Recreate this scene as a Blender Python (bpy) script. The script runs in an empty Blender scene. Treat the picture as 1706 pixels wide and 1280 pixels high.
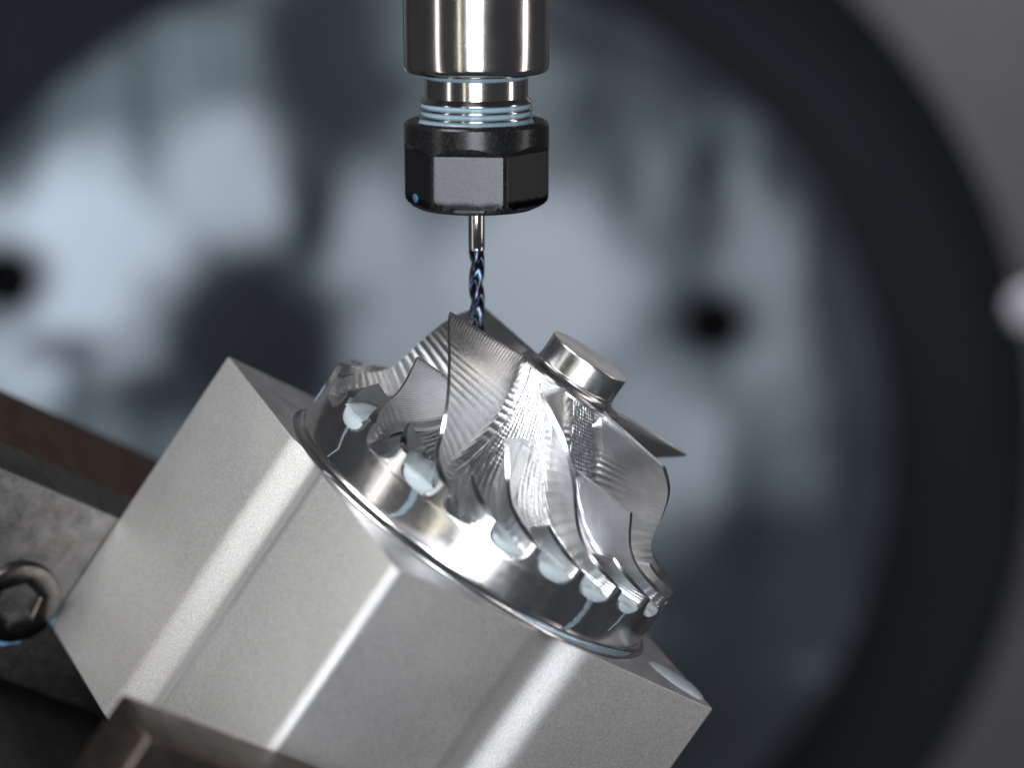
import bpy, math, random
import numpy as np
from mathutils import Matrix, Vector

random.seed(4)
MM = 0.001
scene = bpy.context.scene
COL = scene.collection

# ------------------------------------------------------------------ camera
DIST, PITCH = 0.43336, math.radians(11.65)
cam_d = bpy.data.cameras.new('camera')
cam = bpy.data.objects.new('camera', cam_d)
COL.objects.link(cam)
cam.location = (0, -DIST * math.cos(PITCH), DIST * math.sin(PITCH))
cam.rotation_euler = (math.pi / 2 - PITCH, 0, 0)
cam_d.sensor_width = 36
cam_d.lens = 103.65
cam_d.clip_start = 0.01
cam_d.clip_end = 20
cam_d.dof.use_dof = True
cam_d.dof.focus_distance = 0.425
cam_d.dof.aperture_fstop = 8.0
scene.camera = cam

# ------------------------------------------------------------------ light
world = bpy.data.worlds.new('World')
scene.world = world
world.use_nodes = True
bg = world.node_tree.nodes['Background']
bg.inputs[0].default_value = (0.85, 0.90, 1.0, 1)
bg.inputs[1].default_value = 0.05


def lamp(name, loc, target, sx, sy, power, color):
    d = bpy.data.lights.new(name, 'AREA')
    d.shape = 'RECTANGLE'
    d.size, d.size_y = sx, sy
    d.energy = power
    d.color = color
    o = bpy.data.objects.new(name, d)
    COL.objects.link(o)
    o.location = loc
    o.rotation_euler = (Vector(target) - Vector(loc)).to_track_quat('-Z', 'Y').to_euler()
    return o


lamp('machine_roof_lamp', (-0.38, -0.30, 0.62), (0, 0, 0), 0.42, 0.30, 3.7, (1.0, 0.985, 0.96))
lamp('door_window_light', (-0.115, -0.95, 0.10), (0, 0, 0.0), 0.15, 0.80, 4.2, (0.93, 0.96, 1.0))
lamp('door_window_light', (0.075, -0.95, 0.10), (0, 0, 0.0), 0.15, 0.80, 4.2, (0.93, 0.96, 1.0))
lamp('door_edge_light', (-0.42, -0.86, 0.05), (0, 0, 0.0), 0.025, 0.8, 0.35, (1.0, 0.93, 0.72))
lamp('side_strip_lamp', (0.62, -0.06, 0.10), (0, 0, 0), 0.07, 0.7, 0.9, (1.0, 0.92, 0.88))
lamp('left_strip_lamp', (-0.55, -0.28, 0.02), (0, 0, 0), 0.05, 0.7, 0.4, (1.0, 0.95, 0.90))
lamp('added_rear_wash', (-0.34, 0.18, 0.06), (-0.10, 0.40, -0.06), 0.10, 0.16, 0.32, (0.78, 0.89, 1.0)).data.spread = math.radians(100)  # unseen lamp added to brighten the table face
lamp('added_corner_fill', (0.17, 0.31, 0.17), (0.15, 0.40, 0.02), 0.06, 0.05, 0.22, (0.93, 0.92, 1.0)).data.spread = math.radians(120)  # unseen fill lamp added to lighten the upper corner of the housing

scene.view_settings.view_transform = 'Standard'
scene.view_settings.look = 'None'
scene.view_settings.exposure = 0.0
scene.view_settings.gamma = 1.0
scene.view_settings.use_curve_mapping = False
scene.render.engine = 'CYCLES'
scene.cycles.max_bounces = 8


# ------------------------------------------------------------------ helpers
def tag(o, label=None, cat=None, group=None, kind=None):
    for k, v in (('label', label), ('category', cat), ('group', group), ('kind', kind)):
        if v:
            o[k] = v
    return o


def empty(name, mat, label=None, cat=None, group=None):
    o = bpy.data.objects.new(name, None)
    COL.objects.link(o)
    o.matrix_world = mat
    o.empty_display_size = 0.01
    return tag(o, label, cat, group)


def mesh_obj(name, verts, faces, mat, parent=None, smooth=35, uv=None, scale=MM):
    me = bpy.data.meshes.new(name)
    v = (np.asarray(verts, float) * scale).tolist()
    me.from_pydata(v, [], faces)
    if uv is not None:
        lay = me.uv_layers.new(name='UVMap')
        idx = np.zeros(len(me.loops), int)
        me.loops.foreach_get('vertex_index', idx)
        lay.data.foreach_set('uv', np.asarray(uv, float)[idx].ravel())
    if smooth:
        me.shade_smooth()
        me.set_sharp_from_angle(angle=math.radians(smooth))
    me.update()
    for m in (mat if isinstance(mat, (list, tuple)) else [mat]):
        me.materials.append(m)
    o = bpy.data.objects.new(name, me)
    COL.objects.link(o)
    if parent:
        o.parent = parent
    return o


def copy_obj(o, parent):
    c = o.copy()
    COL.objects.link(c)
    c.parent = parent
    return c


def grid_faces(n, m, wrap=False, base=0, flip=False):
    """n rows, m columns, vertex index base + i*m + j; wrap closes columns"""
    f = []
    for i in range(n - 1):
        for j in range(m if wrap else m - 1):
            k = (j + 1) % m
            q = (base + i * m + j, base + i * m + k, base + (i + 1) * m + k, base + (i + 1) * m + j)
            f.append(q[::-1] if flip else q)
    return f


def lathe(prof, seg=128, rad=None, cap=True):
    """prof: list of (r, z) from bottom up (outside facing out); rad(r, z, theta) may alter radius"""
    v = []
    for r, z in prof:
        for j in range(seg):
            a = 2 * math.pi * j / seg
            q = rad(r, z, a) if rad else r
            v.append((q * math.cos(a), q * math.sin(a), z))
    f = grid_faces(len(prof), seg, True)
    if cap:
        if prof[0][0] > 1e-6:
            f.append(tuple(range(seg))[::-1])
        n = (len(prof) - 1) * seg
        if prof[-1][0] > 1e-6:
            f.append(tuple(range(n, n + seg)))
    return v, f


def rounded_box(x0, x1, y0, y1, z0, z1, b):
    """box with chamfered (two-step) edges"""
    v, f = [], []
    import bmesh
    bm = bmesh.new()
    bmesh.ops.create_cube(bm, size=1)
    for w in bm.verts:
        w.co = Vector((x0 if w.co.x < 0 else x1, y0 if w.co.y < 0 else y1, z0 if w.co.z < 0 else z1))
    bmesh.ops.bevel(bm, geom=list(bm.edges), offset=b, segments=3, affect='EDGES', profile=0.5)
    bm.verts.ensure_lookup_table()
    v = [tuple(w.co) for w in bm.verts]
    f = [tuple(w.index for w in p.verts) for p in bm.faces]
    bm.free()
    return v, f


def pchip(xs, ys):
    xs, ys = np.asarray(xs, float), np.asarray(ys, float)
    h = np.diff(xs)
    d = np.diff(ys) / h
    m = np.zeros(len(xs))
    for i in range(1, len(xs) - 1):
        if d[i - 1] * d[i] > 0:
            w1, w2 = 2 * h[i] + h[i - 1], h[i] + 2 * h[i - 1]
            m[i] = (w1 + w2) / (w1 / d[i - 1] + w2 / d[i])
    m[0], m[-1] = d[0], d[-1]

    def fn(x):
        x = np.clip(x, xs[0], xs[-1])
        i = np.clip(np.searchsorted(xs, x) - 1, 0, len(h) - 1)
        t = (x - xs[i]) / h[i]
        return ((1 + 2 * t) * (1 - t) ** 2 * ys[i] + t * (1 - t) ** 2 * h[i] * m[i]
                + t * t * (3 - 2 * t) * ys[i + 1] + t * t * (t - 1) * h[i] * m[i + 1])
    return fn


# ------------------------------------------------------------------ materials
class Mat:
    def __init__(self, name):
        self.m = bpy.data.materials.new(name)
        self.m.use_nodes = True
        self.nt = self.m.node_tree
        self.b = self.nt.nodes['Principled BSDF']

    def n(self, kind, **kw):
        x = self.nt.nodes.new(kind)
        for k, v in kw.items():
            if k[0] == '_':
                x.inputs[k[1:].replace('_', ' ')].default_value = v
            else:
                setattr(x, k, v)
        return x

    def l(self, a, b):
        self.nt.links.new(a, b)

    def set(self, **kw):
        for k, v in kw.items():
            self.b.inputs[k.replace('_', ' ')].default_value = v
        return self

    def coord(self, out='Object', scale=(1, 1, 1), rot=(0, 0, 0)):
        t = self.n('ShaderNodeTexCoord')
        mp = self.n('ShaderNodeMapping')
        mp.inputs['Scale'].default_value = scale
        mp.inputs['Rotation'].default_value = rot
        self.l(t.outputs[out], mp.inputs[0])
        return mp.outputs[0]

    def noise(self, vec, scale, detail=4, rough=0.55, dist=0.0):
        x = self.n('ShaderNodeTexNoise', _Scale=scale, _Detail=detail, _Roughness=rough, _Distortion=dist)
        self.l(vec, x.inputs['Vector'])
        return x.outputs['Fac']

    def ramp(self, fac, stops, interp='LINEAR'):
        r = self.n('ShaderNodeValToRGB')
        r.color_ramp.interpolation = interp
        e = r.color_ramp.elements
        while len(e) < len(stops):
            e.new(0.5)
        for i, (p, c) in enumerate(stops):
            e[i].position = p
            e[i].color = (c, c, c, 1) if isinstance(c, (int, float)) else (*c, 1)
        self.l(fac, r.inputs[0])
        return r.outputs[0]

    def math(self, op, a, b=None, clamp=False):
        x = self.n('ShaderNodeMath', operation=op, use_clamp=clamp)
        for i, q in enumerate((a, b)):
            if q is None:
                continue
            if isinstance(q, (int, float)):
                x.inputs[i].default_value = q
            else:
                self.l(q, x.inputs[i])
        return x.outputs[0]

    def mix(self, fac, a, b):
        x = self.n('ShaderNodeMix', data_type='RGBA')
        if isinstance(fac, (int, float)):
            x.inputs[0].default_value = fac
        else:
            self.l(fac, x.inputs[0])
        for i, q in ((6, a), (7, b)):
            if isinstance(q, tuple):
                x.inputs[i].default_value = (*q, 1)
            else:
                self.l(q, x.inputs[i])
        return x.outputs[2]

    def bump(self, height, dist_mm, strength=1.0):
        x = self.n('ShaderNodeBump', _Strength=strength, _Distance=dist_mm * MM)
        self.l(height, x.inputs['Height'])
        self.l(x.outputs[0], self.b.inputs['Normal'])
        return x

    def color(self, out):
        self.l(out, self.b.inputs['Base Color'])

    def rough(self, out):
        self.l(out, self.b.inputs['Roughness'])


K = 1000.0  # object coordinates are metres; K turns them into millimetres


def m_blasted():
    M = Mat('bead_blasted_metal').set(Metallic=1.0)
    v = M.coord(scale=(K, K, K))
    n1 = M.noise(v, 4.2, 3, 0.7)
    n2 = M.noise(v, 0.05, 4, 0.6)
    grain = M.ramp(M.noise(v, 4.2, 2, 0.8), [(0.30, (0.42, 0.42, 0.425)), (0.5, (0.64, 0.64, 0.645)), (0.70, (0.86, 0.86, 0.865))])
    M.color(M.mix(M.ramp(n2, [(0.3, 0.25), (0.7, 0.55)]), grain, (0.64, 0.635, 0.63)))
    M.rough(M.ramp(n2, [(0.25, 0.52), (0.75, 0.62)]))
    M.bump(n1, 0.10, 0.7)
    return M.m


def m_milled_top():
    M = Mat('milled_block_top').set(Metallic=1.0)
    M.color(M.ramp(M.noise(M.coord(scale=(K, K, K)), 0.25, 4), [(0.3, (0.52, 0.52, 0.54)), (0.7, (0.74, 0.74, 0.75))]))
    v = M.coord(scale=(K * 0.4, K * 5, K))
    n = M.noise(v, 1.0, 5, 0.6, 0.6)
    M.rough(M.ramp(n, [(0.3, 0.42), (0.7, 0.62)]))
    M.bump(n, 0.06, 0.6)
    return M.m


def m_turned(name, base, r0, r1, aniso=0.75, freq=14.0, bump=0.012):
    """turned metal: rings round the object z axis"""
    M = Mat(name).set(Metallic=1.0)
    M.b.inputs['Anisotropic'].default_value = aniso
    t = M.n('ShaderNodeTangent', direction_type='RADIAL', axis='Z')
    M.l(t.outputs[0], M.b.inputs['Tangent'])
    v = M.coord(scale=(K * 0.15, K * 0.15, K * freq))
    n = M.noise(v, 1.0, 4, 0.7)
    n2 = M.noise(M.coord(scale=(K * 0.5, K * 0.5, K * 0.25)), 0.6, 5, 0.6)
    M.rough(M.ramp(M.math('ADD', M.math('MULTIPLY', n, 0.5), M.math('MULTIPLY', n2, 0.5)), [(0.3, r0), (0.7, r1)]))
    M.color(M.ramp(n2, [(0.25, tuple(0.86 * c for c in base)), (0.75, base)]))
    M.bump(n, bump, 0.7)
    return M.m


def m_blade():
    """milled aluminium: overlapping sets of cutter arcs over UV in millimetres"""
    M = Mat('milled_blade_metal').set(Metallic=1.0)
    uv = M.n('ShaderNodeUVMap', uv_map='UVMap').outputs[0]

    def wave(rot, scale, dist, dscale):
        mp = M.n('ShaderNodeMapping')
        mp.inputs['Rotation'].default_value = (0, 0, rot)
        M.l(uv, mp.inputs[0])
        w = M.n('ShaderNodeTexWave', wave_type='BANDS', bands_direction='X', wave_profile='SIN',
                _Scale=scale, _Distortion=dist, _Detail=2.0, _Detail_Scale=dscale)
        M.l(mp.outputs[0], w.inputs['Vector'])
        return w.outputs['Fac']
    w1 = M.math('POWER', wave(1.36, 0.66, 1.6, 0.16), 0.7)
    w2 = M.math('POWER', wave(-0.22, 0.27, 2.2, 0.14), 0.7)
    mp = M.n('ShaderNodeMapping')
    mp.inputs['Rotation'].default_value = (0, 0, 1.32)
    mp.inputs['Scale'].default_value = (3.2, 0.45, 1)
    M.l(uv, mp.inputs[0])
    fine = M.noise(mp.outputs[0], 1.6, 4, 0.75, 0.5)
    su = M.n('ShaderNodeSeparateXYZ')
    M.l(uv, su.inputs[0])
    along = M.math('ADD', M.math('MULTIPLY', su.outputs[0], 0.045), M.math('MULTIPLY', M.noise(uv, 0.13, 3, 0.5, 0.5), 0.5))
    mask = M.ramp(along, [(0.56, 0), (0.80, 1)])
    mask1 = M.ramp(M.noise(uv, 0.19, 3, 0.5, 0.8), [(0.30, 0.30), (0.62, 1)])
    hgt = M.math('ADD', M.math('MULTIPLY', M.math('MULTIPLY', w1, mask1), 0.65), M.math('MULTIPLY', M.math('MULTIPLY', w2, mask), 1.35))
    hgt = M.math('ADD', hgt, M.math('MULTIPLY', fine, 0.5))
    M.bump(hgt, 0.058, 1.0)
    big = M.noise(uv, 0.22, 4, 0.6)
    M.color(M.ramp(big, [(0.3, (0.66, 0.675, 0.69)), (0.7, (0.82, 0.83, 0.84))]))
    M.rough(M.ramp(fine, [(0.3, 0.26), (0.7, 0.42)]))
    return M.m


def m_hub():
    M = Mat('milled_hub_metal').set(Metallic=1.0)
    uv = M.n('ShaderNodeUVMap', uv_map='UVMap').outputs[0]
    mp = M.n('ShaderNodeMapping')
    mp.inputs['Scale'].default_value = (0.25, 3.4, 1)
    M.l(uv, mp.inputs[0])
    n = M.noise(mp.outputs[0], 1.3, 4, 0.7, 0.0)
    w = M.n('ShaderNodeTexWave', wave_type='BANDS', bands_direction='Y', _Scale=0.5, _Distortion=0.8, _Detail=2.0)
    M.l(uv, w.inputs['Vector'])
    M.bump(M.math('ADD', n, M.math('MULTIPLY', M.math('SQRT', w.outputs['Fac']), 0.7)), 0.042, 0.9)
    M.color(M.ramp(n, [(0.3, (0.64, 0.655, 0.68)), (0.7, (0.82, 0.83, 0.85))]))
    M.set(Roughness=0.28)
    return M.m


def m_coolant(name, col, rough=0.05, clear=0.4):
    M = Mat(name).set(Roughness=rough, IOR=1.34)
    M.b.inputs['Transmission Weight'].default_value = clear
    v = M.coord(scale=(K, K, K))
    n = M.noise(v, 0.35, 3)
    M.color(M.ramp(n, [(0.3, tuple(c * 0.9 for c in col)), (0.7, col)]))
    M.b.inputs['Subsurface Weight'].default_value = 0.0
    return M.m


def m_black_nut():
    M = Mat('blackened_steel').set(Metallic=0.7)
    M.b.inputs['Specular IOR Level'].default_value = 0.5
    v = M.coord(scale=(K, K, K))
    n = M.noise(v, 2.2, 5, 0.75)
    worn = M.ramp(n, [(0.56, 0), (0.72, 1)])
    M.color(M.mix(worn, (0.030, 0.031, 0.034), (0.12, 0.122, 0.13)))
    M.rough(M.ramp(n, [(0.35, 0.20), (0.7, 0.38)]))
    M.bump(n, 0.025, 0.4)
    return M.m


def m_nut_flat():
    """worn flat with the finish rubbed to grey, black oily edge below"""
    M = Mat('worn_nut_flat').set(Metallic=1.0)
    v = M.coord(scale=(K, K, K))
    n = M.noise(v, 3.0, 4, 0.8)
    n2 = M.noise(v, 0.5, 3, 0.5)
    sp = M.n('ShaderNodeSeparateXYZ')
    M.l(v, sp.inputs[0])
    # wet rim: below about 3 mm over the nut base, with a ragged line
    edge = M.math('ADD', sp.outputs[2], M.math('MULTIPLY', n2, 1.1))
    wet = M.ramp(M.math('MULTIPLY', edge, 0.1), [(0.20, 1), (0.31, 0)], 'EASE')
    M.color(M.mix(wet, M.ramp(n, [(0.3, (0.065, 0.067, 0.072)), (0.75, (0.105, 0.108, 0.117))]), (0.012, 0.012, 0.014)))
    M.rough(M.mix(wet, M.ramp(n, [(0.3, 0.28), (0.7, 0.42)]), (0.08, 0.08, 0.08)))
    M.bump(n, 0.04, 0.5)
    return M.m


def m_mill():
    M = Mat('coated_carbide').set(Metallic=1.0, Roughness=0.16)
    v = M.coord(scale=(K, K, K))
    lw = M.n('ShaderNodeLayerWeight', _Blend=0.4)
    n = M.noise(v, 0.5, 3)
    f = M.math('ADD', M.math('MULTIPLY', lw.outputs['Facing'], 0.55), M.math('MULTIPLY', n, 0.5))
    M.color(M.ramp(f, [(0.25, (0.06, 0.085, 0.13)), (0.5, (0.12, 0.10, 0.135)), (0.8, (0.24, 0.18, 0.17))]))
    return M.m


def m_steel_dark(name, c0, c1, rough0, rough1, metal=1.0, sc=0.35, bump=0.05, spec=0.5):
    M = Mat(name).set(Metallic=metal)
    M.b.inputs['Specular IOR Level'].default_value = spec
    v = M.coord(scale=(K * 1.0, K * 0.35, K * 1.0))
    n = M.noise(v, sc, 6, 0.65, 0.3)
    n2 = M.noise(M.coord(scale=(K, K, K)), sc * 6, 4, 0.7)
    f = M.math('ADD', M.math('MULTIPLY', n, 0.65), M.math('MULTIPLY', n2, 0.35))
    M.color(M.ramp(f, [(0.32, c0), (0.68, c1)]))
    M.rough(M.ramp(n2, [(0.3, rough0), (0.7, rough1)]))
    M.bump(f, bump, 0.6)
    return M.m


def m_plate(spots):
    """table face: ground steel with dried coolant runs, plus reflections painted in as colour spots (spots: x, z, rx, rz in mm, amount: positive dark reflection, negative bright reflection)"""
    M = Mat('ground_steel_painted_reflections').set(Metallic=0.35)
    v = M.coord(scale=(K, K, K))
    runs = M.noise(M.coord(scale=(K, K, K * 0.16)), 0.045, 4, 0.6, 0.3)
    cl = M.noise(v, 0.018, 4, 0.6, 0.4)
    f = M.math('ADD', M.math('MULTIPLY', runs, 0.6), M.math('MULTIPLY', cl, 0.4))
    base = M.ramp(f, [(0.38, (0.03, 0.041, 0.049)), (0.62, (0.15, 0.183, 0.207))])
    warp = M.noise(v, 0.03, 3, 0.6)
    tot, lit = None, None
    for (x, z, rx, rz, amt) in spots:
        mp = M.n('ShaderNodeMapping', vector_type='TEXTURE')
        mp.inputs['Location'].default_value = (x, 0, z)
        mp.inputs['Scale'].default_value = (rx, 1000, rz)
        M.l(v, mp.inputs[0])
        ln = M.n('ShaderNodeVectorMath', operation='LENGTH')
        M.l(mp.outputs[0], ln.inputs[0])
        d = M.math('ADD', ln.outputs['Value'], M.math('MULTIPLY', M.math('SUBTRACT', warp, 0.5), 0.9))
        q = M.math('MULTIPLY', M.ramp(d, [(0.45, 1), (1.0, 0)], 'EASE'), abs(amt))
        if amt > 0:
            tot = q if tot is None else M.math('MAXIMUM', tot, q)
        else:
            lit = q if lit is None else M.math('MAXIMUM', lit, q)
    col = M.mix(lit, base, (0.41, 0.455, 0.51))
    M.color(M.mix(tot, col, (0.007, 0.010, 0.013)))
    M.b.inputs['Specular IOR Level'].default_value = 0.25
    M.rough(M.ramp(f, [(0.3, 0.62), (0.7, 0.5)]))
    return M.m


ALU = (0.80, 0.81, 0.82)
MAT = dict(
    blast=m_blasted(), top=m_milled_top(), blade=m_blade(), hub=m_hub(),
    skirt=m_turned('turned_skirt_metal', (0.80, 0.80, 0.81), 0.11, 0.24, 0.55, 9.0, 0.006),
    boss=m_turned('turned_boss_metal', (0.74, 0.74, 0.75), 0.14, 0.30, 0.7, 9.0, 0.02),
    boss_top=m_turned('faced_boss_end', (0.80, 0.79, 0.79), 0.66, 0.78, 0.1, 4.0, 0.02),
    holder=m_turned('ground_holder_steel', (0.66, 0.64, 0.62), 0.085, 0.15, 0.7, 18.0, 0.003),
    nut=m_black_nut(), flat=m_nut_flat(), mill=m_mill(),
    milk=m_coolant('milky_coolant', (0.70, 0.81, 0.87), 0.05, 0.3),
    deep=m_coolant('blue_coolant', (0.17, 0.38, 0.58), 0.06, 0.15),
    thin=m_coolant('thin_coolant_film', (0.55, 0.70, 0.80), 0.06, 0.72),
    blue=m_coolant('pale_blue_coolant', (0.36, 0.53, 0.66), 0.08, 0.25),
    jaw=m_steel_dark('worn_jaw_steel', (0.11, 0.105, 0.10), (0.32, 0.31, 0.30), 0.34, 0.55),
    front_jaw=m_steel_dark('brown_jaw_steel', (0.055, 0.045, 0.038), (0.16, 0.135, 0.115), 0.34, 0.5),
    brown=m_steel_dark('brown_oxide_steel', (0.022, 0.013, 0.010), (0.07, 0.045, 0.035), 0.5, 0.7, 0.0, spec=0.25),
    bed=m_steel_dark('oily_black_steel', (0.015, 0.015, 0.016), (0.04, 0.04, 0.042), 0.35, 0.6, 0.5),
    screw=m_steel_dark('oiled_screw_steel', (0.11, 0.105, 0.10), (0.25, 0.235, 0.225), 0.16, 0.3, 1.0, 0.8, 0.02),
)

# ------------------------------------------------------------------ frames
ALPHA = math.radians(33.92)
PHI = math.radians(31.05)
WORK = Matrix.Translation((-6.34 * MM, 0, -22.4 * MM)) @ Matrix.Rotation(ALPHA, 4, 'Y')
# block frame: local x runs along the front face, local -y faces the viewer
BLOCK = WORK @ Matrix.Translation((-0.3 * MM, 0.26 * MM, 0)) @ Matrix.Rotation(PHI, 4, 'Z')
F_PX = 4911.7


def at_px(px, py, y_mm):
    """point seen at a photo pixel on the vertical plane y = y_mm (metres returned)"""
    fw = Vector((0, math.cos(PITCH), -math.sin(PITCH)))
    up = Vector((0, math.sin(PITCH), math.cos(PITCH)))
    d = fw + Vector((1, 0, 0)) * ((px - 853) / F_PX) - up * ((py - 640) / F_PX)
    s = (y_mm * MM - cam.location.y) / d.y
    return Vector(cam.location) + d * s


# ------------------------------------------------------------------ background: rotary table face and housing
PLY = 400.0
KS = (424.4 + PLY) / 724.4
pc = at_px(662, 762, PLY)
table = empty('rotary_table', Matrix.Translation(pc),
              'large round mottled steel rotary table face behind the workpiece', 'rotary table')
R_IN, R_OUT = 124.5 * KS, 161.5 * KS


def px_local(px, py):
    q = at_px(px, py, PLY) - pc
    return q.x / MM, q.z / MM


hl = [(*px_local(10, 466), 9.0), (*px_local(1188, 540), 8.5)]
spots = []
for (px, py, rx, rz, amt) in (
        # dark reflections and shade painted into the plate colour
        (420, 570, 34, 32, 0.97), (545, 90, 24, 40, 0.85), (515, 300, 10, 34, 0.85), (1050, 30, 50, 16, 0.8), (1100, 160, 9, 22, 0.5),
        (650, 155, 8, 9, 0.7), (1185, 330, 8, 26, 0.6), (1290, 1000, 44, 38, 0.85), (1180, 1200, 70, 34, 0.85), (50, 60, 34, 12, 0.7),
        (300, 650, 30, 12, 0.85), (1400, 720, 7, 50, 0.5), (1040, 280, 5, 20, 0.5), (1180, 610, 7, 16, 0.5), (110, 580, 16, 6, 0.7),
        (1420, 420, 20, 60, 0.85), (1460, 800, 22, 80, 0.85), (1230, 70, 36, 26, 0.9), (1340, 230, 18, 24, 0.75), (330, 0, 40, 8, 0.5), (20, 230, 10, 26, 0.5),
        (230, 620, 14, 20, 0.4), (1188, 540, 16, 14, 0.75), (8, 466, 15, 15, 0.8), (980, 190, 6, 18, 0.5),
        # bright reflections painted into the plate colour
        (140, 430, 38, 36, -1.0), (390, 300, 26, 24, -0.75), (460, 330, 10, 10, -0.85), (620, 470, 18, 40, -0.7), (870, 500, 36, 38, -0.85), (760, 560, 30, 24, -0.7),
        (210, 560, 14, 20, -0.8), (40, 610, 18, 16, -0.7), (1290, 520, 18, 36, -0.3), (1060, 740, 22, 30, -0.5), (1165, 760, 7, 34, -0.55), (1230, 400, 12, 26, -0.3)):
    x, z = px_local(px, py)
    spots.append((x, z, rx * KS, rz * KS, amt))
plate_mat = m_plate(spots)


def plate_with_holes(r_out, holes, thick):
    """disc in the xz plane facing -y: rings of quads around each hole, built with bmesh booleans avoided"""
    import bmesh
    from mathutils.geometry import delaunay_2d_cdt
    pts, edges, loops = [], [], []
    def circle(cx, cz, r, n):
        i0 = len(pts)
        for k in range(n):
            a = 2 * math.pi * k / n
            pts.append(Vector((cx + r * math.cos(a), cz + r * math.sin(a))))
            edges.append((i0 + k, i0 + (k + 1) % n))
        return list(range(i0, i0 + n))
    outer = circle(0, 0, r_out, 160)
    hs = [circle(x, z, r, 28) for x, z, r in holes]
    vs, es, fs, *_ = delaunay_2d_cdt(pts, edges, [], 1, 1e-4)
    keep = []
    for f in fs:
        c = sum((vs[i] for i in f), Vector((0, 0))) / len(f)
        if all((c - Vector((x, z))).length > r * 0.98 for x, z, r in holes):
            keep.append(f)
    v = [(p.x, 0, p.y) for p in vs]
    faces = [tuple(f) for f in keep]
    n = len(v)
    for ring, dep in [(outer, thick)] + [(h, 70.0) for h in hs]:
        i0 = len(v)
        v += [(v[i][0], dep, v[i][2]) for i in ring]
        m = len(ring)
        for k in range(m):
            faces.append((ring[k], ring[(k + 1) % m], i0 + (k + 1) % m, i0 + k))
        faces.append(tuple(range(i0, i0 + m)))
    return v, faces


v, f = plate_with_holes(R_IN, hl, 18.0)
face_plate = mesh_obj('face_plate', v, f, [plate_mat, m_steel_dark('shade_black_bore', (0.004, 0.004, 0.005), (0.009, 0.009, 0.011), 0.6, 0.8, 0.0, spec=0.1)], table, smooth=0)  # bores coloured near black to stand for the shade inside them
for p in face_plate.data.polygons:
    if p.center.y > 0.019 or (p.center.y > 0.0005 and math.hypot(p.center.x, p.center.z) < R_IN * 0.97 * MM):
        p.material_index = 1
prof = [(R_IN - 1, 0), (R_IN - 1, 12), (R_OUT + 2, 12), (R_OUT + 2, 0)]


def ring_xz(prof, seg=160):
    v = []
    for r, y in prof:
        for j in range(seg):
            a = 2 * math.pi * j / seg
            v.append((r * math.cos(a), y, r * math.sin(a)))
    return v, grid_faces(len(prof), seg, True)


v, f = ring_xz([(R_IN + 0.5, 2.0), (R_IN + 0.5, 13), (R_OUT - 0.5, 13), (R_OUT - 0.5, 2.0)])
mesh_obj('ring_gap', v, f, m_steel_dark('gap_shade_black', (0.006, 0.007, 0.009), (0.012, 0.014, 0.017), 0.8, 0.9, 0.0, spec=0.08), table)  # recessed gap round the table, its shade painted as near-black colour
# screw heads and sockets on the table
b0 = px_local(1716, 512)
v, f = ring_xz([(0.01, -3.5), (5.0, -3.5), (6.0, -2.6), (6.0, 3.0)], 24)
sc = mesh_obj('bolt_head', v, f, m_steel_dark('plated_bolt', (0.35, 0.34, 0.36), (0.5, 0.48, 0.52), 0.3, 0.4, 0.5), table)
sc.location = (b0[0] * MM, 0, b0[1] * MM)
# housing wall: sheet with a round opening for the table
N = 160
v, f = [], []
for j in range(N):
    a = 2 * math.pi * j / N
    v.append((R_OUT * math.cos(a), 0, R_OUT * math.sin(a)))
for j in range(N):
    a = 2 * math.pi * j / N
    c, s = math.cos(a), math.sin(a)
    k = 520 / max(abs(c), abs(s))
    v.append((k * c, 0, k * s))
for j in range(N):
    q = v[j]
    v.append((q[0], 14, q[2]))
for j in range(N):
    k = (j + 1) % N
    f += [(j, k, N + k, N + j), (2 * N + j, 2 * N + k, k, j)]
hm = m_steel_dark('grey_painted_housing', (0.026, 0.024, 0.025), (0.05, 0.046, 0.05), 0.45, 0.6, 0.0, 0.012)
wall = mesh_obj('wall', v, f, hm, None, smooth=30)
wall.location = pc
tag(wall, kind='structure', label='grey painted machine housing around the round table')

# ------------------------------------------------------------------ workpiece: square block
work = empty('milled_workpiece', WORK, 'bright aluminium impeller wheel milled out of a square grey block', 'workpiece')
H, BH, GW, GD = 31.8, 50.6, 6.6, 2.3


RC = (0.5, 0.5, 0.5, 1.5)      # corner radii; the last one is the edge towards the viewer


def block_outline(h, gd, inset=0.0):
    hh = h - inset
    side = []
    n = 28
    for k in range(n + 1):
        x = -GW + 2 * GW * k / n
        c = 0.5 * (1 + math.cos(math.pi * x / GW))
        side.append((x, -hh + gd * c ** 1.25))
    pts = []
    for s in range(4):
        a = s * math.pi / 2
        r0, rc = (RC[s - 1], RC[s])
        loc = [(-hh + r0, -hh)] + side + [(hh - rc, -hh)]
        for k in range(1, 6):
            t = k / 6 * math.pi / 2
            loc.append((hh - rc + rc * math.sin(t), -hh + rc - rc * math.cos(t)))
        for x, y in loc:
            pts.append((x * math.cos(a) - y * math.sin(a), x * math.sin(a) + y * math.cos(a)))
    return pts


rings = [(-BH, 0.35), (-BH + 0.35, 0.0), (-0.30, 0.0), (-0.09, 0.10), (0.0, 0.32)]
v, n = [], 0
for z, ins in rings:
    o = block_outline(H, GD, ins)
    n = len(o)
    v += [(x, y, z) for x, y in o]
f = grid_faces(len(rings), n, True)
f.append(tuple(range(n))[::-1])
top0 = (len(rings) - 1) * n
f.append(tuple(range(top0, top0 + n)))
block = mesh_obj('square_block', v, f, [MAT['blast'], MAT['top']], work, smooth=40)
block.matrix_local = WORK.inverted() @ BLOCK
block.data.polygons[len(f) - 1].material_index = 1

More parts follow.
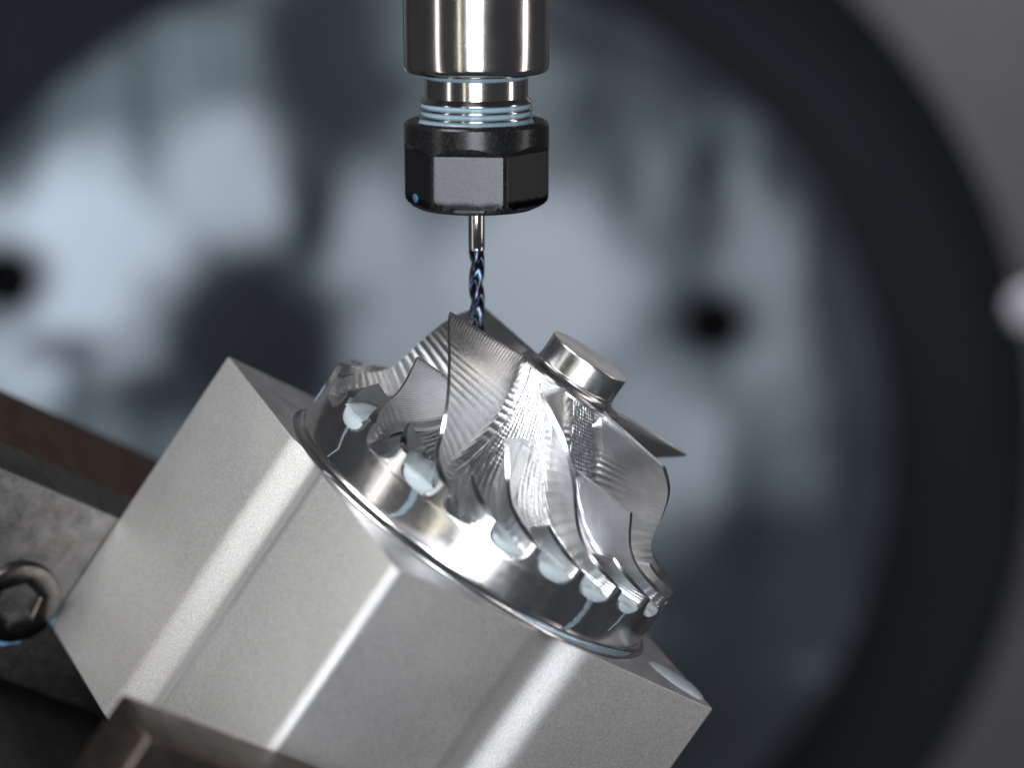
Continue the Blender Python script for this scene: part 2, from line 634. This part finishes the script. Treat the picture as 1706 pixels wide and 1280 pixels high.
# ------------------------------------------------------------------ impeller meridional curves
SH = [(26.9, 22.0), (24, 22.0), (21, 22.05), (18.8, 22.2), (16.5, 22.45), (14.6, 22.95), (13.2, 23.8), (12.0, 25.2), (10.9, 27.4), (9.9, 30.0)]
HU = [(26.9, 8.0), (24, 8.35), (21, 9.1), (18.3, 10.2), (15.5, 12.0), (13, 14.4), (10.8, 17.6), (9.5, 21.5), (8.45, 26.0), (7.0, 30.0)]


def arc_curve(pts):
    p = np.array(pts, float)
    s = np.concatenate([[0], np.cumsum(np.hypot(*np.diff(p, axis=0).T))])
    s /= s[-1]
    return s, pchip(s, p[:, 0]), pchip(s, p[:, 1])


s_s, sh_z, sh_r = arc_curve(SH)
s_h, hu_z, hu_r = arc_curve(HU)
tt = np.linspace(0, 1, 2001)
t_med = float(tt[np.argmin(abs(sh_z(tt) - 18.8))])
t_sml = float(tt[np.argmin(abs(sh_z(tt) - 12.3))])
h_med = float(tt[np.argmin(abs(hu_z(tt) - 18.0))])
h_sml = float(tt[np.argmin(abs(hu_r(tt) - 20.0))])
hub_of = pchip([0, t_med, t_sml, 1], [0, h_med, h_sml, 1])
th_tab = [(26.9, -75), (25.2, -67), (23.5, -59.5), (21, -51.5), (18.4, -44.8), (16, -40), (13.5, -35), (12.1, -31.5), (10.9, -26), (9.9, -19.5)]
zz = np.array([q[0] for q in th_tab])[::-1]
aa = np.array([q[1] for q in th_tab])[::-1]
th_z = pchip(zz, aa)


def theta(t):
    return np.radians(th_z(sh_z(t)))


def blade_mid(t, s):
    h = hub_of(t)
    r = hu_r(h) * (1 - s) + sh_r(t) * s
    z = hu_z(h) * (1 - s) + sh_z(t) * s
    a = theta(t)
    return np.stack([r * np.sin(a), -r * np.cos(a), z], -1)


def make_blade(t0, nt, ns, rf_max, name):
    T = t0 + (1 - t0) * np.linspace(0, 1, nt) ** 1.0
    S = np.concatenate([[-0.10, 0.0], np.linspace(0, 0.35, 9)[1:], np.linspace(0.35, 1, ns)[1:]])
    TT, SS = np.meshgrid(T, S, indexing='ij')
    P = blade_mid(TT, SS)
    e = 1e-3
    dt = blade_mid(np.clip(TT + e, 0, 1), SS) - blade_mid(np.clip(TT - e, 0, 1), SS)
    ds = blade_mid(TT, SS + e) - blade_mid(TT, SS - e)
    nrm = np.cross(dt, ds)
    nrm /= np.linalg.norm(nrm, axis=-1, keepdims=True)
    span = np.linalg.norm(blade_mid(TT, 1 + 0 * SS) - blade_mid(TT, 0 * SS), axis=-1)
    hgt = np.clip(SS, 0, 1) * span
    late = np.clip((TT - 0.72) / 0.28, 0, 1) ** 1.5
    rf = (rf_max + (1.75 - rf_max) * late) * np.clip((TT - t0) / 0.05, 0.25, 1)
    q = np.clip(rf - hgt, 0, None)
    fil = rf - np.sqrt(np.clip(rf * rf - q * q, 0, None))
    half = 0.27 + 0.31 * (1 - np.clip(SS, 0, 1)) + 0.42 * late + fil
    half *= np.clip(0.55 + (TT - t0) / 0.03, 0, 1)           # leading edge thins
    L = P + nrm * half[..., None]
    R = P - nrm * half[..., None]
    for Q in (L, R):                                          # trailing edge flush with the rim cylinder
        rr = np.hypot(Q[-1, :, 0], Q[-1, :, 1])
        Q[-1, :, 0] *= 29.98 / rr
        Q[-1, :, 1] *= 29.98 / rr
        rr = np.hypot(Q[..., 0], Q[..., 1])
        k = np.minimum(1, 29.98 / rr)
        Q[..., 0] *= k
        Q[..., 1] *= k
    # columns: up the left side, across the flat tip, down the right side
    G = np.concatenate([L, R[:, ::-1]], 1)
    m = G.shape[1]
    v = G.reshape(-1, 3)
    arc = np.concatenate([[0], np.cumsum(np.linalg.norm(np.diff(P[:, -1], axis=0), axis=1))])
    u0 = np.repeat(arc[:, None], m, 1)
    w0 = np.concatenate([hgt, hgt[:, ::-1] + 31.0], 1)
    uv = np.stack([u0, w0], -1).reshape(-1, 2)
    f = grid_faces(nt, m, False, flip=False)
    f.append(tuple(range(m))[::-1])
    nf = len(f)
    # trailing end: patch on the rim cylinder between the two sides
    b0, rows, cols = len(v), L.shape[1], 7
    cap = []
    for i in range(rows):
        for j in range(cols):
            q = L[-1, i] + (R[-1, i] - L[-1, i]) * j / (cols - 1)
            k = 30.0 / math.hypot(q[0], q[1])
            cap.append((q[0] * k, q[1] * k, q[2]))
    v = np.concatenate([v, np.array(cap)])
    uv = np.concatenate([uv, np.zeros((len(cap), 2))])
    f += grid_faces(rows, cols, False, base=b0, flip=True)
    strip = [i * (m - 1) + L.shape[1] - 1 for i in range(nt - 1)]
    return v, f, uv, nf, strip


# hub floor with streamwise milling terraces
NT, NA = 110, 1200
T = np.linspace(0, 1, NT)
v, uv = [], []
for t in T:
    h = float(hub_of(t))
    r, z = float(hu_r(h)), float(hu_z(h))
    e = 1e-3
    dr = float(hu_r(min(1, h + e)) - hu_r(max(0, h - e)))
    dz = float(hu_z(min(1, h + e)) - hu_z(max(0, h - e)))
    ln = math.hypot(dr, dz)
    nr, nz = -dz / ln, dr / ln
    th = float(theta(t))
    ang = np.arange(NA) * 2 * math.pi / NA
    c = (ang - th) / math.radians(15)
    fade = min(1, (1 - t) / 0.12) * min(1, t / 0.02 + 0.2)
    d = fade * (0.12 * (1 - np.abs(np.sin(math.pi * 5 * c))) + 0.05 * np.sin(2 * math.pi * c + 0.7 * np.sin(9 * t)) + 0.03 * np.sin(60 * t + 3 * np.sin(5 * c)))
    rr, z2 = r + nr * d, z + nz * d
    v.append(np.stack([rr * np.sin(ang), -rr * np.cos(ang), z2], -1))
    uv.append(np.stack([c * 4.0, np.full(NA, t * 30.0)], -1))
v, uv = np.concatenate(v), np.concatenate(uv)
impeller = mesh_obj('impeller_hub', v, grid_faces(NT, NA, True, flip=True), MAT['hub'], work, smooth=60, uv=uv)

# skirt: turned rim cylinder with the fillet on to the block
prof = [(31.3, -0.02), (31.25, 0.12), (30.75, 0.28), (30.4, 0.55), (30.2, 0.9), (30.12, 1.25), (29.92, 1.32), (29.92, 1.5), (30.0, 1.6)]
prof += [(30.0, 1.6 + 5.15 * k / 10) for k in range(1, 11)] + [(29.97, 6.9), (29.85, 7.0), (29.0, 7.1)]
v, f = lathe(prof, 256, cap=False)
mesh_obj('skirt', v, f, MAT['skirt'], impeller, smooth=30)

# boss
prof = [(8.5, 26.6), (8.45, 26.9), (7.85, 27.02)]
for k in range(1, 7):                                   # stepped turning marks in the fillet
    a = k / 6 * math.pi / 2
    r, z = 7.75 - 1.3 * math.sin(a), 28.35 - 1.25 * math.cos(a)
    prof += [(r + 0.05, z - 0.06), (r - 0.02, z)]
z = 28.45
while z < 31.3:
    prof += [(6.40, z), (6.388, z + 0.11)]
    z += 0.22
prof += [(6.40, 31.5), (6.40, 31.92), (6.34, 32.0)]
v, f = lathe(prof, 160, cap=False)
boss = mesh_obj('boss', v, f, MAT['boss'], impeller, smooth=40)
v, f = lathe([(6.34, 32.0), (6.2, 32.01), (3.0, 32.02), (0.05, 32.02)], 160)
mesh_obj('boss_end_face', v, f, MAT['boss_top'], impeller, smooth=30)

# blades: six full, six half, twelve short
for name, t0, nt, ns, rf, offs in (('main_blade', 0.0, 64, 15, 1.5, [60 * k for k in range(6)]),
                                   ('splitter_blade', t_med, 44, 13, 1.4, [30 + 60 * k for k in range(6)]),
                                   ('short_splitter_blade', t_sml, 26, 9, 1.2, [15 + 30 * k for k in range(12)])):
    v, f, uv, nf, strip = make_blade(t0, nt, ns, rf, name)
    first = mesh_obj(name, v, f, [MAT['blade'], MAT['skirt']], impeller, smooth=48, uv=uv)
    for p in list(first.data.polygons[nf:]) + [first.data.polygons[i] for i in strip]:
        p.material_index = 1
    for k, a in enumerate(offs):
        o = first if k == 0 else copy_obj(first, impeller)
        o.rotation_euler = (0, 0, math.radians(a))

# ------------------------------------------------------------------ tool holder, nut, end mill
SY = 5.0
ax = at_px(794, 360, SY)


def z_px(py):
    return (at_px(794, py, SY) - ax).z / MM


S = (at_px(915, 200, SY) - at_px(673, 200, SY)).x / MM / 2      # holder radius in mm
PX = S / 121.0
TOOL = Matrix.Translation(ax)
holder = empty('tool_holder', TOOL, 'polished steel collet tool holder with a black hexagon nut', 'tool holder')
zb = z_px(121)
prof = [(S * 0.70, zb), (S * 0.90, zb), (S * 0.955, zb + 0.2), (S * 0.985, zb + 0.55), (S, zb + 1.2)]
prof += [(S, zb + 1.2 + 4 * k) for k in range(1, 16)]
v, f = lathe(prof, 192)
mesh_obj('holder_body', v, f, MAT['holder'], holder, smooth=35)
# neck and thread
zn0, zn1 = z_px(200), zb + 0.3
rn = S * 0.712
prof = [(rn * 0.97, zn0 - 1.5)]
zt = z_px(163)
prof += [(S * 0.735, zn0)]
pit = (zt - zn0) / 3.0
for k in range(3):
    z0 = zn0 + pit * k
    prof += [(S * 0.735, z0 + pit * 0.12), (S * (0.79 - 0.01 * k), z0 + pit * 0.48), (S * (0.79 - 0.01 * k), z0 + pit * 0.60), (S * 0.735, z0 + pit * 0.96)]
prof += [(rn, zt + 0.25), (rn, zn1 - 0.9), (rn * 0.985, zn1 - 0.85), (rn * 0.985, zn1)]
v, f = lathe(prof, 160)
mesh_obj('threaded_neck', v, f, MAT['holder'], holder, smooth=30)
# nut
nz0, nz1 = z_px(347), z_px(199)
nh = nz1 - nz0
zflat = nh * 0.665
RFLAT = S * math.cos(math.radians(28.3))
OFF = math.radians(-90 - 6.5)
prof = [(S * 0.42, 0.0), (S * 0.70, 0.0), (S * 0.80, 0.12), (S * 0.90, 0.62)]
prof += [(S * 0.955, 1.0), (S * 0.985, 1.35), (S, 1.8)]
zs = np.concatenate([np.linspace(2.0, zflat - 0.05, 22), np.linspace(zflat, zflat + 1.45, 26), np.linspace(zflat + 1.6, nh - 0.9, 10)])
prof += [(S, float(z)) for z in zs]
prof += [(S * 0.995, nh - 0.6), (S * 0.975, nh - 0.3), (S * 0.94, nh - 0.06), (S * 0.90, nh), (S * 0.86, nh - 0.08), (S * 0.835, nh - 0.35), (S * 0.815, nh - 0.9)]


def nut_r(r, z, a):
    k = round((a - OFF) / (math.pi / 3))
    d = a - OFF - k * math.pi / 3
    lim = (RFLAT + max(0.0, z - zflat) * 1.0) / math.cos(d)
    return min(r, lim)


v, f = lathe(prof, 432, nut_r)
nut = mesh_obj('collet_nut', v, f, [MAT['nut'], MAT['flat']], holder, smooth=20)
nut.location = (0, 0, nz0 * MM)
for p in nut.data.polygons:
    c = p.center / MM
    a = math.atan2(c.y, c.x)
    k = round((a - OFF) / (math.pi / 3))
    d = a - OFF - k * math.pi / 3
    rr = math.hypot(c.x, c.y)
    if 0.9 < c.z < zflat and abs(rr * math.cos(d) - RFLAT) < 0.03 and rr < S * 0.9995:
        p.material_index = 1

# end mill
mill = empty('end_mill', TOOL, 'slim blue violet coated end mill with spiral flutes in the nut', 'end mill')
mr = 13.4 * PX
zsh = z_px(414)
zend = z_px(560)
prof = [(mr * 0.98, zsh - 0.2), (mr, zsh), (mr, zsh + 0.4), (mr * 1.03, zsh + 0.5), (mr * 1.03, nz0 + 2.0)]
v, f = lathe(prof, 64)
mesh_obj('mill_shank', v, f, MAT['holder'], mill, smooth=35)
NZ, NS = 150, 72
v = []
for i in range(NZ):
    z = zend + (zsh + 1.2 - zend) * i / (NZ - 1)
    tw = 2 * math.pi * (z - zend) / 17.0
    run = min(1.0, max(0.0, (zsh + 0.9 - z) / 2.6))
    for j in range(NS):
        a = 2 * math.pi * j / NS
        ph = ((a - tw) * 3 / (2 * math.pi)) % 1.0
        # land, flute, heel
        if ph < 0.22:
            g = 0.0
        else:
            q = (ph - 0.22) / 0.78
            g = 0.36 * math.sin(math.pi * q ** 0.75) ** 0.8
        r = mr * (1 - run * g)
        v.append((r * math.cos(a), r * math.sin(a), z))
f = grid_faces(NZ, NS, True)
f.append(tuple(range(NS))[::-1])
mesh_obj('fluted_cutter', v, f, MAT['mill'], mill, smooth=38)

# ------------------------------------------------------------------ vise
vise = empty('machine_vise', BLOCK, 'dark worn steel vise gripping the square block from both sides', 'vise')
JT = -30.5
v, f = rounded_box(-57.5, 57, -H - 10.6, -H - 0.06, -64, JT, 0.8)
mesh_obj('front_jaw', v, f, MAT['front_jaw'], vise, smooth=30)
v, f = rounded_box(-62, 40, H + 0.06, H + 11.6, -62, JT, 0.45)
mesh_obj('rear_jaw', v, f, MAT['jaw'], vise, smooth=30)
v, f = rounded_box(-75, 36, H + 11.7, H + 40, -62, -31.6, 1.0)
mesh_obj('rear_carrier', v, f, MAT['brown'], vise, smooth=30)
v, f = rounded_box(-46, 46, -H - 40, H + 40, -95, -64.1, 1.2)
mesh_obj('vise_bed', v, f, MAT['bed'], vise, smooth=30)

# cap screw in the rear jaw, facing the viewer (local -y)
SX, SZ = -39.2, -49.0


def screw_mesh():
    seg = 96
    prof = [(6.9, 1.0), (6.9, -1.1), (6.75, -1.45), (6.4, -1.65), (5.3, -1.7), (4.5, -1.62)]
    v = []
    def hexr(a, apothem):
        d = (a + 0.35) % (math.pi / 3) - math.pi / 6
        return apothem / math.cos(d)
    for r, y in prof:
        for j in range(seg):
            a = 2 * math.pi * j / seg
            v.append((r * math.cos(a), y, r * math.sin(a)))
    for ap, y in ((3.35, -1.45), (3.1, -1.1), (3.05, 2.2), (1.2, 2.9)):
        for j in range(seg):
            a = 2 * math.pi * j / seg
            r = hexr(a, ap)
            v.append((r * math.cos(a), y, r * math.sin(a)))
    n = len(prof) + 4
    f = grid_faces(n, seg, True)
    f.append(tuple(range((n - 1) * seg, n * seg)))
    return v, f


v, f = screw_mesh()
screw = mesh_obj('cap_screw', v, f, MAT['screw'], vise, smooth=30)
screw.location = (SX * MM, (H + 0.06) * MM, SZ * MM)

# ------------------------------------------------------------------ coolant
def blob(name, mat, M, radii, label, group=None, seed=0, amp=0.08, n=28):
    rng = random.Random(seed)
    ph = [rng.uniform(0, 6.28) for _ in range(6)]
    v = []
    rows, cols = n // 2 + 1, n
    for i in range(rows):
        p = math.pi * i / (rows - 1)
        for j in range(cols):
            a = 2 * math.pi * j / cols
            k = 1 + amp * (math.sin(2 * a + ph[0]) * math.sin(p) + 0.6 * math.sin(3 * a + ph[1]) * math.sin(p) + 0.5 * math.sin(3 * p + ph[2]))
            v.append((radii[0] * k * math.sin(p) * math.cos(a), radii[1] * k * math.sin(p) * math.sin(a), radii[2] * k * math.cos(p)))
    o = mesh_obj(name, v, grid_faces(rows, cols, True, flip=True), mat, None, smooth=0)
    o.data.shade_smooth()
    o.matrix_world = M
    return tag(o, label, 'coolant', group)


def floor_frame(t):
    h = float(hub_of(t))
    e = 1e-3
    dr = float(hu_r(min(1, h + e)) - hu_r(max(0, h - e)))
    dz = float(hu_z(min(1, h + e)) - hu_z(max(0, h - e)))
    ln = math.hypot(dr, dz)
    return float(hu_r(h)), float(hu_z(h)), -dz / ln, dr / ln


def pool(k, level, back, label, seed):
    """liquid filling the round-bottomed rim gap k up to level mm, running back to channel fraction `back`"""
    rng = random.Random(seed)
    p1, p2 = rng.uniform(0, 6), rng.uniform(0, 6)
    RF, TOOTH, CB, HALF = 1.72, 0.80, math.cos(math.radians(47)), 7.85 / 2
    cols = 33

    def u_height(x):                       # height of the gap bottom above the floor at tangential offset x
        fil = HALF * CB - abs(x) * CB - TOOTH
        if fil >= RF:
            return 0.0
        fil = max(fil, 0.0)
        return RF - math.sqrt(max(0.0, RF * RF - (RF - fil) ** 2))
    xm = max(x for x in np.linspace(0, HALF, 200) if u_height(x) < level * 0.96)
    xs_ = np.linspace(-xm, xm, cols)
    rows = []
    n_out = 9
    for i in range(n_out):                 # outer bulging face, from the gap bottom up to the liquid level
        q = i / (n_out - 1)
        row = []
        for x in xs_:
            h0 = u_height(x)
            tilt = 0.10 * math.sin(x * 1.3 + p1)
            h = (h0 - 0.12) + (level + tilt - h0 + 0.12) * q
            edge = 1 - (x / xm) ** 2
            b = 0.42 * math.sin(math.pi * min(1.0, q * 0.8 + 0.08)) * edge ** 0.6
            a = theta1 + math.radians(7.5 + 15 * k) + x / 30.0
            r = 30.03 + b
            row.append((r * math.sin(a), -r * math.cos(a), 7.0 + h))
        rows.append(row)
    for t in np.linspace(0.992, back, 14):  # liquid surface running back into the channel
        q = (0.992 - t) / (0.992 - back)
        r, z, nr, nz = floor_frame(float(t))
        row = []
        for x in xs_:
            tilt = 0.10 * math.sin(x * 1.3 + p1) * (1 - q)
            wob = 0.16 * math.sin(2.1 * x + p2) * q
            h = (level + tilt) * (1 - q ** 1.6) - 0.22 * q + wob
            a = float(theta(t)) + math.radians(7.5 + 15 * k) + x / 30.0 * (1 + 0.1 * q)
            rr, zz2 = r + nr * h, z + nz * h
            row.append((rr * math.sin(a), -rr * math.cos(a), zz2))
        rows.append(row)
    v = [p for row in rows for p in row]
    o = mesh_obj('coolant_pool', v, grid_faces(len(rows), cols), MAT['milk'], None, smooth=0)
    o.data.shade_smooth()
    o.matrix_world = WORK
    return tag(o, label, 'coolant', 'coolant pools in the rim gaps of the impeller')


theta1 = float(theta(1.0))
for i, (k, lev, back, lab) in enumerate((
        (-3, 1.75, 0.72, 'large milky coolant pool in the rim gap with a long thin blue run below'),
        (-1, 1.65, 0.76, 'milky coolant pool at the foot of the tallest blade beside a blue run'),
        (1, 1.30, 0.84, 'milky coolant pool below the bright narrow edge of a half length blade'),
        (2, 1.55, 0.82, 'broad round milky coolant pool over the dark part of the skirt'),
        (3, 1.25, 0.86, 'rippled coolant pool with a wide blue run under it'),
        (4, 1.10, 0.87, 'small coolant pool beside the stepped short blade'),
        (5, 1.05, 0.88, 'narrow coolant pool at the turn of the rim'))):
    pool(k, lev, back, lab, i)


def run(name, pts, label, mat, seed=0, r0=30.02):
    """thin wet run down the skirt; pts: (theta deg, z, width mm)"""
    v = []
    n = 5
    P = np.array(pts, float)
    q = np.linspace(0, 1, 26)
    s = np.linspace(0, 1, len(P))
    th, zz_, ww = (np.interp(q, s, P[:, i]) for i in range(3))
    rng = random.Random(seed)
    for i in range(len(q)):
        w = 0.8 * ww[i] * (1 + 0.12 * math.sin(i * 1.3 + rng.random()))
        for j in range(n):
            c = -1 + 2 * j / (n - 1)
            a = math.radians(th[i]) + c * w / 2 / r0
            r = r0 + 0.14 * (1 - c * c) - 0.06
            v.append((r * math.sin(a), -r * math.cos(a), zz_[i]))
    o = mesh_obj(name, v, grid_faces(len(q), n), mat, None, smooth=0)
    o.data.shade_smooth()
    o.matrix_world = WORK
    return tag(o, label, 'coolant', 'coolant runs down the skirt of the impeller')


run('coolant_run', [(-56.5, 7.2, 1.3), (-56, 5.5, 0.75), (-54.5, 3.6, 0.55), (-56.5, 1.6, 0.35)], 'thin blue coolant run on the dark brown side of the skirt', MAT['thin'], 1)
run('coolant_run', [(-26.0, 7.0, 1.8), (-25.0, 5.2, 1.5), (-25.5, 3.0, 1.3), (-27.5, 1.6, 0.8)], 'short blue coolant run beside the bright skirt highlight', MAT['thin'], 2)
run('coolant_run', [(33.0, 7.0, 1.9), (33.5, 5.0, 1.5), (33, 3.0, 1.7), (31.5, 1.4, 1.4)], 'wide pale blue coolant run reaching the foot of the skirt', MAT['thin'], 3)
run('coolant_run', [(48.5, 7.0, 1.4), (48, 5.4, 0.8), (46.5, 3.6, 0.4)], 'short thin coolant run ending halfway down the skirt', MAT['thin'], 4)

# film lying in the fillet at the foot of the skirt
v = []
TH = np.linspace(-6, 86, 90)
for a in TH:
    k = math.sin(math.pi * (a + 6) / 92) ** 0.5
    for c in (0, 0.25, 0.5, 0.75, 1.0):
        r = 30.08 + c * (0.3 + 0.55 * k)
        z = 0.9 * k * (1 - c) ** 1.5 + 0.12
        q = math.radians(a)
        v.append(((r + 0.1 * k) * math.sin(q), -(r + 0.1 * k) * math.cos(q), z + 0.1 * math.sin(math.pi * c) * k))
o = mesh_obj('coolant_film', v, grid_faces(len(TH), 5, flip=False), MAT['thin'], None, smooth=0)
o.data.shade_smooth()
o.matrix_world = WORK
tag(o, 'pale blue coolant film lying along the foot of the skirt', 'coolant')

# puddle on the right corner of the block
Mx = BLOCK @ Matrix.Translation((27.4 * MM, -26.6 * MM, 0.02 * MM)) @ Matrix.Rotation(math.radians(48), 4, 'Z')
blob('coolant_puddle', m_coolant('clear_milky_coolant', (0.62, 0.70, 0.74)), Mx, (2.7, 5.0, 0.85), 'smooth coolant puddle on the pointed corner of the block', None, 9, 0.05)

# coolant held in the thread above the nut
prof = []
for k in range(3):
    z0 = zn0 + pit * k
    prof += [(S * 0.745, z0 - pit * 0.05), (S * 0.772, z0 + pit * 0.12), (S * 0.772, z0 + pit * 0.30), (S * 0.76, z0 + pit * 0.42)]
prof = [(S * 0.815, zn0 - 0.7), (S * 0.80, zn0 - 0.25)] + prof
prof = [(S * 0.83, zn0 - 0.95), (S * 0.815, zn0 - 0.45), (S * 0.785, zn0 + 0.05), (S * 0.772, zn0 + pit * 0.2), (S * 0.76, zn0 + pit * 0.36)]
for k in range(1, 3):
    z0 = zn0 + pit * k
    prof += [(S * 0.74, z0 - pit * 0.2), (S * 0.766, z0 - pit * 0.1), (S * 0.764, z0 + pit * 0.16), (S * 0.752, z0 + pit * 0.34)]
v, f = lathe(prof, 128, cap=False)
o = mesh_obj('coolant_film', v, f, MAT['blue'], None, smooth=0)
o.data.shade_smooth()
o.matrix_world = TOOL
tag(o, 'blue coolant clinging in the threads above the black nut', 'coolant')
v, f = lathe([(rn * 0.9, zb - 0.5), (rn * 1.005, zb - 0.75), (rn * 1.03, zb - 0.4), (rn * 1.04, zb - 0.02)], 128, cap=False)
o = mesh_obj('coolant_film', v, f, MAT['blue'], None, smooth=0)
o.data.shade_smooth()
o.matrix_world = TOOL
tag(o, 'thin blue coolant ring under the polished holder body', 'coolant')

# coolant round and in the cap screw
v = []
AN = np.linspace(-150, 35, 60)
for i, a in enumerate(AN):
    k = math.sin(math.pi * (i + 0.5) / 60) ** 0.6 * (0.72 + 0.2 * math.sin(i * 0.31) + 0.12 * math.sin(i * 0.83 + 1))
    q = math.radians(a)
    for c in np.linspace(0, 1, 6):
        r = 6.6 + c * 1.7 * k
        y = -1.5 * k * math.sin(math.pi * (0.3 + 0.7 * c)) - 0.02
        v.append((r * math.cos(q), y, r * math.sin(q)))
o = mesh_obj('coolant_film', v, grid_faces(60, 6, flip=True), MAT['deep'], None, smooth=0)
o.data.shade_smooth()
o.matrix_world = BLOCK @ Matrix.Translation((SX * MM, (H + 0.06) * MM, SZ * MM))
tag(o, 'blue coolant crescent round the lower side of the cap screw', 'coolant')
blob('coolant_pool', MAT['deep'], BLOCK @ Matrix.Translation(((SX - 0.9) * MM, (H + 2.2) * MM, (SZ - 1.7) * MM)), (2.3, 1.6, 1.5),
     'blue coolant lying in the hexagon socket of the cap screw', None, 12)

# drop hanging on the lower edge of a nut flat
da = OFF - math.pi / 3 - 0.12
Md = TOOL @ Matrix.Translation((RFLAT * 0.985 * math.cos(da) * MM, RFLAT * 0.985 * math.sin(da) * MM, (nz0 + 1.9) * MM)) @ Matrix.Rotation(da, 4, 'Z')
blob('coolant_drop', m_coolant('dark_blue_coolant', (0.10, 0.25, 0.42), 0.06, 0.3), Md, (0.35, 1.35, 0.8), 'small dark blue coolant drop on the lower edge of the black nut', None, 21, 0.05)
